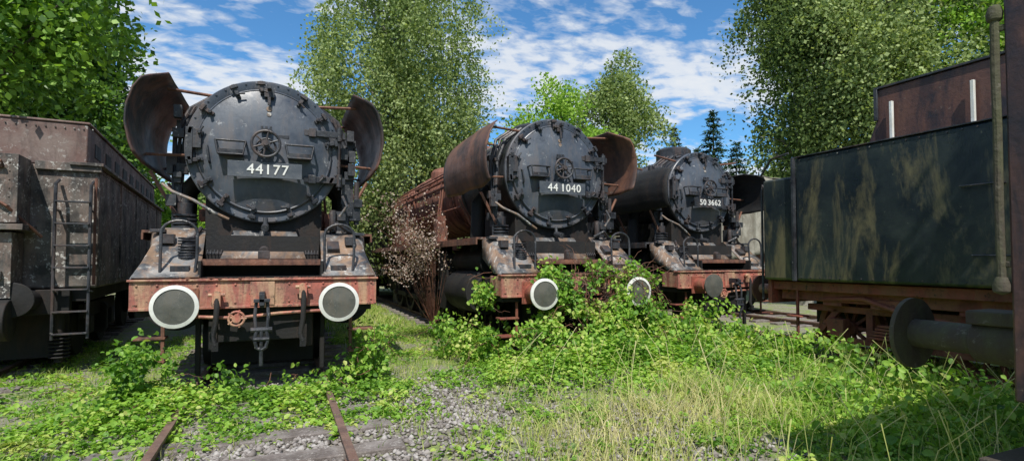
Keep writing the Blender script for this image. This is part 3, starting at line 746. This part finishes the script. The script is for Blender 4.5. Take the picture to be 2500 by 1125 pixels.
def conifer(px,d,h,r):
    x,y=world(px,d); E=empty('spruce_tree',(x,y,-.1))
    Ps=[];Ds=[]
    z=.8
    while z<h:
        rr=r*(1-z/h)**.85+.08; k=int(9+6*rr)
        for i in range(k):
            a=rng.uniform(0,6.28); ln=rr*rng.uniform(.7,1.15); m=int(10+ln*26)
            t=rng.uniform(.05,1,m); q=np.stack([np.cos(a)*ln*t,np.sin(a)*ln*t,z-.35*ln*t+.18*ln*t*t+rng.normal(size=m)*.03],1)
            Ps.append(q+rng.normal(size=q.shape)*.05*np.array([1,1,.5])); Ds.append(unit(np.array([[math.cos(a),math.sin(a),-.3]])+rng.normal(size=(m,3))*.6))
        z+=.32
    P=np.concatenate(Ps);D=np.concatenate(Ds);N=len(P)
    mesh_np('needles',[leaves_mesh(P,D,unit(rdir(N)+np.array([0,0,1.])),rnd(N,.14,.26),rnd(N,.04,.08),rnd(N,0,1))],'conif',E)
    b=B(); b.tube([(0,0,0),(0,0,h*.5),(0,0,h)],.14,8,r1=.015); b.obj('trunk','bark',E)
conifer(1650,34,10.2,1.5); conifer(1745,28,9.6,2.1); conifer(1705,36,9.3,1.8); conifer(1800,31,8.6,2.2)

def distant():
    parts=[]
    b=B()
    for i in range(64):
        a=i/64*2*math.pi+rng.uniform(-.03,.03); d=rng.uniform(36,46); x=d*math.sin(a);y=d*math.cos(a); h=rng.uniform(5.0,7.2)
        aa=(a+math.pi)%(2*math.pi)-math.pi; front=-.8<aa<1.7
        if not front: h*=1.6
        n=2600 if front else 900; lob=crown(.3,h,rng.uniform(2.6,3.6),9,i,.6)
        idx=rng.integers(0,len(lob),n); l=np.array(lob)[idx]; dd=rdir(n); r=rng.uniform(.3,1,n)**.4
        P=l[:,:3]+dd*l[:,3:6]*r[:,None]; P+=np.array([x,y,0])
        sc=1 if front else 1.6
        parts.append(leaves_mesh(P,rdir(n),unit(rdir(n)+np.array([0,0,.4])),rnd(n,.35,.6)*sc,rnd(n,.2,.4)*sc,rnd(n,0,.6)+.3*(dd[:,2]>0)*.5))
        b.tube([(x,y,-.2),(x+.1,y,h*.5),(x,y,h*.9)],.16,6,r1=.03)
    E=empty('distant_trees'); mesh_np('foliage',parts,'birch',E); b.obj('trunks','bark',E)
distant()

# ------------------------------------------------------------------ ground vegetation
def nz(x,y,f,s=0): return noise.noise(Vector((x*f+s,y*f-s,s)))
def mound(x,y):
    m=0
    m+=.26*math.exp(-((x-3.6)/.9)**2-((y-6.9)/.7)**2)
    m+=.32*math.exp(-((x-4.9)/1.3)**2-((y-6.3)/1.0)**2)
    m+=.28*math.exp(-((x-6.6)/1.0)**2-((y-6.9)/1.6)**2)
    m+=.25*math.exp(-((x+1.35)/.45)**2-((y-6.9)/.7)**2)
    m+=.17*math.exp(-((x+.2)/1.6)**4-((y-6.75)/.5)**2)
    m+=.16*math.exp(-((x-5.8)/1.2)**2-((y-3.6)/1.0)**2)
    return m*(.75+.6*nz(x,y,1.7,4))
def gravelpatch(x,y):
    return math.exp(-((x-1.75)/.45)**2-((y-5.9)/.9)**2)
def veg_density(x,y):
    n=nz(x,y,.9,3)*.5+nz(x,y,2.6,7)*.5
    d=.48+n*1.7
    d+=mound(x,y)*3
    if abs(x+.2)<.72 and y<5.5: d-=.55
    if .5<x<1.3 and y<5.3: d-=.35
    if abs(x+.2)<2.0 and 5.6<y<7.2: d+=.40
    if .9<x<2.9 and y>4.6: d-=.25
    if x>4.0 and y<5.5: d+=.4
    if x<-1.3 and y<7: d+=.3
    if 1.2<x<3.2 and y<4.8: d-=.40
    d-=.5*gravelpatch(x,y)
    return max(0,min(1,d))
def scatter(n,x0,x1,y0,y1):
    return rng.uniform(x0,x1,n),rng.uniform(y0,y1,n)
xs,ys=scatter(22000,-5.5,10.5,.8,13.5)
C=[];H=[];V=[]
for x,y in zip(xs,ys):
    if abs(x+.2)<1.2 and y>7.3: continue
    if abs(x-4.6)<1.0 and y>8.2: continue
    if x>8.2 and y<3: continue
    if y>8.5 and not(1.0<x<3.6) and rng.random()<.5: continue
    if rng.random()<veg_density(x,y)**1.3:
        C.append((x,y)); H.append(max(0,mound(x,y))); V.append(.60+.6*nz(x,y,1.4,11)+.35*nz(x,y,5,2))
C=np.array(C);H=np.array(H);V=np.array(V)
n=len(C); k=14
r=rnd(n,.05,.16)
ang=rng.uniform(0,6.28,(n,k)); rr=r[:,None]*rng.uniform(.1,1,(n,k))**.6
P=np.stack([C[:,0:1]+rr*np.cos(ang),C[:,1:2]+rr*np.sin(ang),np.zeros((n,k))],2)
g=np.array([gz(c[0],c[1]) for c in C])
hh=rnd(n,.03,.14)+H*.3
P[...,2]=g[:,None]+H[:,None]*rng.uniform(.15,1,(n,k))+hh[:,None]*(1-(rr/r[:,None])**2*.6)*rng.uniform(.5,1,(n,k))
P=P.reshape(-1,3); N=len(P); a=ang.reshape(-1)+rng.normal(size=N)*.8
D=unit(np.stack([np.cos(a),np.sin(a),rng.normal(size=N)*.35],1)); Nn=unit(rdir(N)*.6+np.array([0,0,1.]))
sz=np.repeat(rng.uniform(.7,1.35,n),k)
L=rnd(N,.028,.062)*sz+np.repeat(H,k)*.05
veg=leaves_mesh(P,D,Nn,L,L*rnd(N,.6,.85),np.repeat(V,k)+rng.normal(size=N)*.15,True)
mesh_np('bramble_ground_cover',[veg],'bramble')
print('ground leaves',N)

def clump(name,blobs,n,leaf,mat='bramble',vb=.5,vines=0,vs=.2,thr=-.02):
    parts=[]; E=empty(name)
    for (cx,cy,cz,rx,ry,rz,wt) in blobs:
        m=int(n*wt); dd=rdir(m); q=rng.uniform(.2,1,m)**.45
        P=np.array([cx,cy,cz])+dd*np.array([rx,ry,rz])*q[:,None]+rng.normal(size=(m,3))*.08
        keep=np.array([noise.noise(Vector(p)*2.6)+.6*noise.noise(Vector(p)*7)>thr for p in P]); P=P[keep]; m=len(P)
        nv=np.array([noise.noise(Vector(p)*2.0) for p in P])
        D=unit(rdir(m)+np.array([0,-.2,-.5])); Nn=unit(rdir(m)*.7+np.array([0,-.4,.8])); L=rnd(m,leaf*.6,leaf*1.3)
        parts.append(leaves_mesh(P,D,Nn,L,L*rnd(m,.6,.85),vb+nv*.5+rng.normal(size=m)*vs,True))
    mesh_np('leaves',parts,mat,E)
    if vines:
        b=B()
        for i in range(vines):
            bl=blobs[rng.integers(len(blobs))]; p=Vector((bl[0]+rng.uniform(-1,1)*bl[3],bl[1]-abs(rng.uniform(0,.6))*bl[4],bl[2]+rng.uniform(-.6,1)*bl[5]))
            pts=[p]; d=Vector((rng.uniform(-1,1),rng.uniform(-.6,.3),rng.uniform(-.8,.6)))
            for k in range(6):
                d=(d+Vector((rng.normal()*.35,rng.normal()*.3,rng.normal()*.35-.1))).normalized(); p=p+d*rng.uniform(.06,.14); pts.append(p)
            b.tube(pts,.005,4,r1=.003)
        b.obj('stems','rust',E)
clump('bramble_bush',[(3.7,7.30,.30,.40,.35,.30,.9),(4.1,7.45,.80,.30,.26,.52,.9),(4.7,7.42,.90,.50,.25,.45,1.1),(5.1,7.2,.55,.65,.4,.5,1.1),(3.1,8.0,.25,.40,.55,.35,.6),(2.9,9.0,.2,.5,.9,.4,.6),(6.1,7.3,.30,.7,.7,.4,.8),(4.5,6.8,.2,1.2,.6,.33,1.2),(3.1,8.3,1.1,.18,.3,.28,.2),(4.0,7.62,1.32,.25,.12,.12,.15),(5.5,7.6,1.2,.3,.15,.28,.4),(6.05,7.75,.9,.2,.2,.4,.3),(4.9,7.62,1.38,.45,.10,.10,.25)],3600,.07,vines=120,vb=.58)
clump('ivy_plant',[(-1.4,7.1,.30,.28,.3,.40,1.),(-1.5,6.7,.05,.4,.5,.2,.8),(1.15,7.6,.30,.22,.35,.42,.6),(-.6,7.3,.02,.8,.25,.2,.8),(.6,7.3,.02,.6,.25,.2,.6)],1900,.065,vines=20,vb=.45)
clump('nettle_patch',[(6.6,6.3,.2,.6,1.0,.35,1),(7.1,5.2,.12,.5,1.3,.35,1.1),(5.6,3.6,.02,.9,.8,.22,1),(6.5,3.6,.12,.8,.9,.3,1),(4.9,2.8,.0,.8,.5,.2,1),(5.9,2.6,.05,.7,.7,.25,.8),(7.4,7.7,.35,.35,.8,.5,.7),(4.6,4.6,.0,.8,.7,.18,.6)],2600,.075,vb=.55)
def drybush():
    E=empty('withered_shrub'); b=B(); Ps=[]
    base=Vector((3.0,11.0,.1))
    for i in range(44):
        tip=Vector((2.25+rng.normal()*.42,10.6+rng.normal()*.6,rng.uniform(1.2,2.95)))
        m=base.lerp(tip,.5)+Vector((.1+rng.normal()*.1,rng.normal()*.12,.55)); pts=[base,base.lerp(m,.6),m,m.lerp(tip,.6)+Vector((0,0,.05)),tip]
        b.tube(pts,.006,4,r1=.0025)
        for s in range(60):
            t=rng.uniform(.5,1); q=m.lerp(tip,(t-.5)*2); Ps.append([q.x+rng.normal()*.07,q.y+rng.normal()*.07,q.z+rng.normal()*.07])
    P=np.array(Ps);N=len(P); mesh_np('dry_leaves',[leaves_mesh(P,rdir(N),rdir(N),rnd(N,.03,.065),rnd(N,.02,.045),rnd(N,0,1)**1.2)],'dead',E); b.obj('stems','rust',E)
drybush()
def tangle():
    b=B()
    for i in range(200):
        p=Vector((rng.uniform(4.1,5.8),rng.uniform(7.2,7.68),rng.uniform(.7,1.42))); pts=[p]; d=Vector((rng.normal(),rng.normal()*.2,rng.normal()*.6))
        for k in range(7):
            d=(d.normalized()+Vector((rng.normal()*.3,rng.normal()*.1,rng.normal()*.35-.12))).normalized(); p=p+d*rng.uniform(.06,.12)
            if p.y>7.7: p.y=7.69
            pts.append(p.copy())
        b.tube(pts,.006,4,r1=.003)
    b.obj('dry_vine_tangle','rust')
tangle()

def grass():
    xs,ys=scatter(115000,-4.5,9.5,.8,13.5)
    x2,y2=scatter(16000,.9,3.3,11,24); xs=np.concatenate([xs,x2]); ys=np.concatenate([ys,y2])
    keep=[];val=[];hs=[]
    for i,(x,y) in enumerate(zip(xs,ys)):
        if abs(x+.2)<1.2 and y>7.2: continue
        if abs(x-4.6)<1.1 and y>8.0: continue
        if x>8.2 and y<3: continue
        nn=nz(x,y,.8,21); n2=nz(x,y,2.4,5)
        d=.36+nn*.6+n2*.7; v=.44+nn*.4
        if abs(x+.2)<1.35 and y<6: d-=.3
        dry=math.exp(-((x-2.6)/1.1)**2-((y-3.9)/1.3)**2)+.7*math.exp(-((x-4.0)/.9)**2-((y-4.3)/.9)**2)
        d+=dry*.7; v+=dry*.42
        h=rng.uniform(.04,.13)
        if dry>.2: h+=dry*rng.uniform(0,.16)
        if x>4 and y<5: d+=.15; h+=rng.uniform(0,.2)
        if 1.2<x<3.2 and y>5.5: d+=.4; h*=.8; v=.40+rng.uniform(0,.3)
        d-=.75*gravelpatch(x,y)
        if rng.random()<d:
            if y>13.5: h*=1.5
            keep.append(i); val.append(v+rng.normal()*.16); hs.append(h)
    x=xs[keep];y=ys[keep];N=len(x);h=np.array(hs);v=np.array(val)
    z=np.array([gz(a,b_) for a,b_ in zip(x,y)])
    P=np.stack([x,y,z],1); lean=rng.normal(size=(N,3))*np.array([.4,.4,0]); a=rng.uniform(0,6.28,N)
    s=np.stack([np.cos(a),np.sin(a),np.zeros(N)],1)*rnd(N,.0022,.0045)[:,None]*(1.3+1.5*(y>13.5))[:,None]
    mid=P+lean*h[:,None]*.4+np.array([0,0,1])*h[:,None]*.6; tip=P+lean*h[:,None]*1.3+np.array([0,0,1])*h[:,None]
    V=np.stack([P-s,P+s,mid+s*.8,mid-s*.8,tip+s*.1,tip-s*.1],1).reshape(-1,3)
    F=(np.arange(N)[:,None,None]*6+np.array([[0,1,2,3],[3,2,4,5]])[None]).reshape(-1,4)
    parts=[(V,F,np.repeat(v,6))]
    n=460; xx=rnd(n,2.4,7.2); yy=rnd(n,1.8,6.2); 
    P=np.stack([xx,yy,np.full(n,-.1)],1); h=rnd(n,.3,.85); lean=rng.normal(size=(n,3))*np.array([.3,.3,0]); a=rng.uniform(0,6.28,n)
    s=np.stack([np.cos(a),np.sin(a),np.zeros(n)],1)*.0025
    mid=P+lean*h[:,None]*.35+np.array([0,0,1])*h[:,None]*.62; tip=P+lean*h[:,None]*1.1+np.array([0,0,1])*h[:,None]
    V=np.stack([P-s,P+s,mid+s,mid-s,tip+s*1.6,tip-s*1.6],1).reshape(-1,3)
    F=(np.arange(n)[:,None,None]*6+np.array([[0,1,2,3],[3,2,4,5]])[None]).reshape(-1,4)
    parts.append((V,F,np.repeat(rnd(n,.6,1),6)))
    mesh_np('grass',parts,'grass'); print('grass',N)
grass()

def stones():
    n=34000; xs,ys=scatter(n,-2.2,4.0,2.0,8)
    keep=[]
    for i,(x,y) in enumerate(zip(xs,ys)):
        ph=((y+3)/.66)%1; onsl=(ph<.19 or ph>.81) and abs(x+.2)<1.27
        p=.95 if abs(x+.2)<.72 else (.6 if abs(x+.2)<1.4 else .30+.6*nz(x,y,1.1,9)+.7*gravelpatch(x,y))
        if onsl: p*=.08
        if rng.random()<p: keep.append(i)
    x=xs[keep];y=ys[keep];N=len(x); z=np.array([gz(a,b_) for a,b_ in zip(x,y)])+.012
    base=np.array([[1,0,0],[-1,0,0],[0,1,0],[0,-1,0],[0,0,.8],[0,0,-.6],[.6,.6,.4],[-.6,.6,.35],[-.6,-.6,.4],[.6,-.6,.35]])
    F=np.array([[4,0,6],[4,6,2],[4,2,7],[4,7,1],[4,1,8],[4,8,3],[4,3,9],[4,9,0],[0,5,2],[2,5,1],[1,5,3],[3,5,0],[0,2,6],[2,1,7],[1,3,8],[3,0,9]])
    s=rnd(N,.012,.030)*np.where(rng.random(N)<.12,1.5,1)
    V=base[None]*(1+rng.normal(size=(N,10,3))*.22)*s[:,None,None]
    a=rng.uniform(0,6.28,N); c,sn=np.cos(a)[:,None],np.sin(a)[:,None]
    V=np.stack([V[...,0]*c-V[...,1]*sn,V[...,0]*sn+V[...,1]*c,V[...,2]],2)+np.stack([x,y,z],1)[:,None,:]
    Fs=(np.arange(N)[:,None,None]*10+F[None]).reshape(-1,3)
    mesh_np('ballast_gravel',[(V.reshape(-1,3),Fs,np.repeat(rnd(N,0,1),10))],'stone')
stones()

# ------------------------------------------------------------------ world + sun
sdir=Vector((-.20,-.56,.82)).normalized()
elev=math.asin(sdir.z); az=math.atan2(sdir.x,sdir.y)
w=bpy.data.worlds.new('World'); scene.world=w; w.use_nodes=True; nt=w.node_tree; nt.nodes.clear()
out=nt.nodes.new('ShaderNodeOutputWorld'); bg=nt.nodes.new('ShaderNodeBackground'); bg.inputs[1].default_value=.13
sky=nt.nodes.new('ShaderNodeTexSky'); sky.sky_type='NISHITA'; sky.sun_disc=False; sky.sun_elevation=elev; sky.sun_rotation=az; sky.air_density=1.0; sky.dust_density=.3; sky.ozone_density=2.0
tc=nt.nodes.new('ShaderNodeTexCoord').outputs['Generated']
sep=nt.nodes.new('ShaderNodeSeparateXYZ'); nt.links.new(tc,sep.inputs[0])
def mth(op,a,b=None):
    m=nt.nodes.new('ShaderNodeMath'); m.operation=op
    for i,v in enumerate((a,b)):
        if v is None: continue
        if isinstance(v,(int,float)): m.inputs[i].default_value=v
        else: nt.links.new(v,m.inputs[i])
    return m.outputs[0]
zz=mth('ADD',mth('MAXIMUM',sep.outputs[2],0.0),.12)
cx=mth('DIVIDE',sep.outputs[0],zz); cy=mth('DIVIDE',sep.outputs[1],zz)
cmb=nt.nodes.new('ShaderNodeCombineXYZ'); nt.links.new(cx,cmb.inputs[0]); nt.links.new(cy,cmb.inputs[1])
vec=mapping(nt,cmb.outputs[0],(1,1,1),(2.3,.7,0))
big=noi(nt,vec,.9,4,.55,.3)
vs=nt.nodes.new('ShaderNodeMapping'); vs.inputs['Rotation'].default_value=(0,0,rad(35)); vs.inputs['Scale'].default_value=(1,1.5,1); nt.links.new(cmb.outputs[0],vs.inputs['Vector'])
fine=noi(nt,vs.outputs[0],9,4,.55,.3)
wisp=noi(nt,vs.outputs[0],2.4,7,.6,.5)
sm=mth('ADD',mth('ADD',mth('MULTIPLY',big,.72),mth('MULTIPLY',fine,.50)),mth('MULTIPLY',wisp,.38))
cl=ramp(nt,[(.735,0.),(.80,.32),(.88,.85),(.98,.97)],sm)
skyc=mix(nt,1.0,sky.outputs[0],(.56,1.0,1.26),'MULTIPLY')
col=mix(nt,cl,skyc,(6.2,6.5,6.9))
nt.links.new(col,bg.inputs[0]); nt.links.new(bg.outputs[0],out.inputs[0])
sl=bpy.data.lights.new('sun','SUN'); sl.energy=5.0; sl.angle=rad(.5); sl.color=(1,.96,.89)
so=bpy.data.objects.new('sun',sl); COL.objects.link(so); so.rotation_euler=(-sdir).to_track_quat('-Z','Y').to_euler(); so.location=(0,0,30)

# ------------------------------------------------------------------ camera
cam=bpy.data.cameras.new('camera'); co=bpy.data.objects.new('camera',cam); COL.objects.link(co)
cam.sensor_width=36; cam.lens=36*1300/2500; cam.clip_end=2000; cam.clip_start=.05
co.location=(0,0,1.57)
co.rotation_euler=(rad(90+1.8),0,-TH); cam.shift_y=(72-1300*math.tan(rad(1.8)))/2500
scene.camera=co
scene.view_settings.view_transform='Standard'; scene.view_settings.look='None'; scene.view_settings.exposure=0
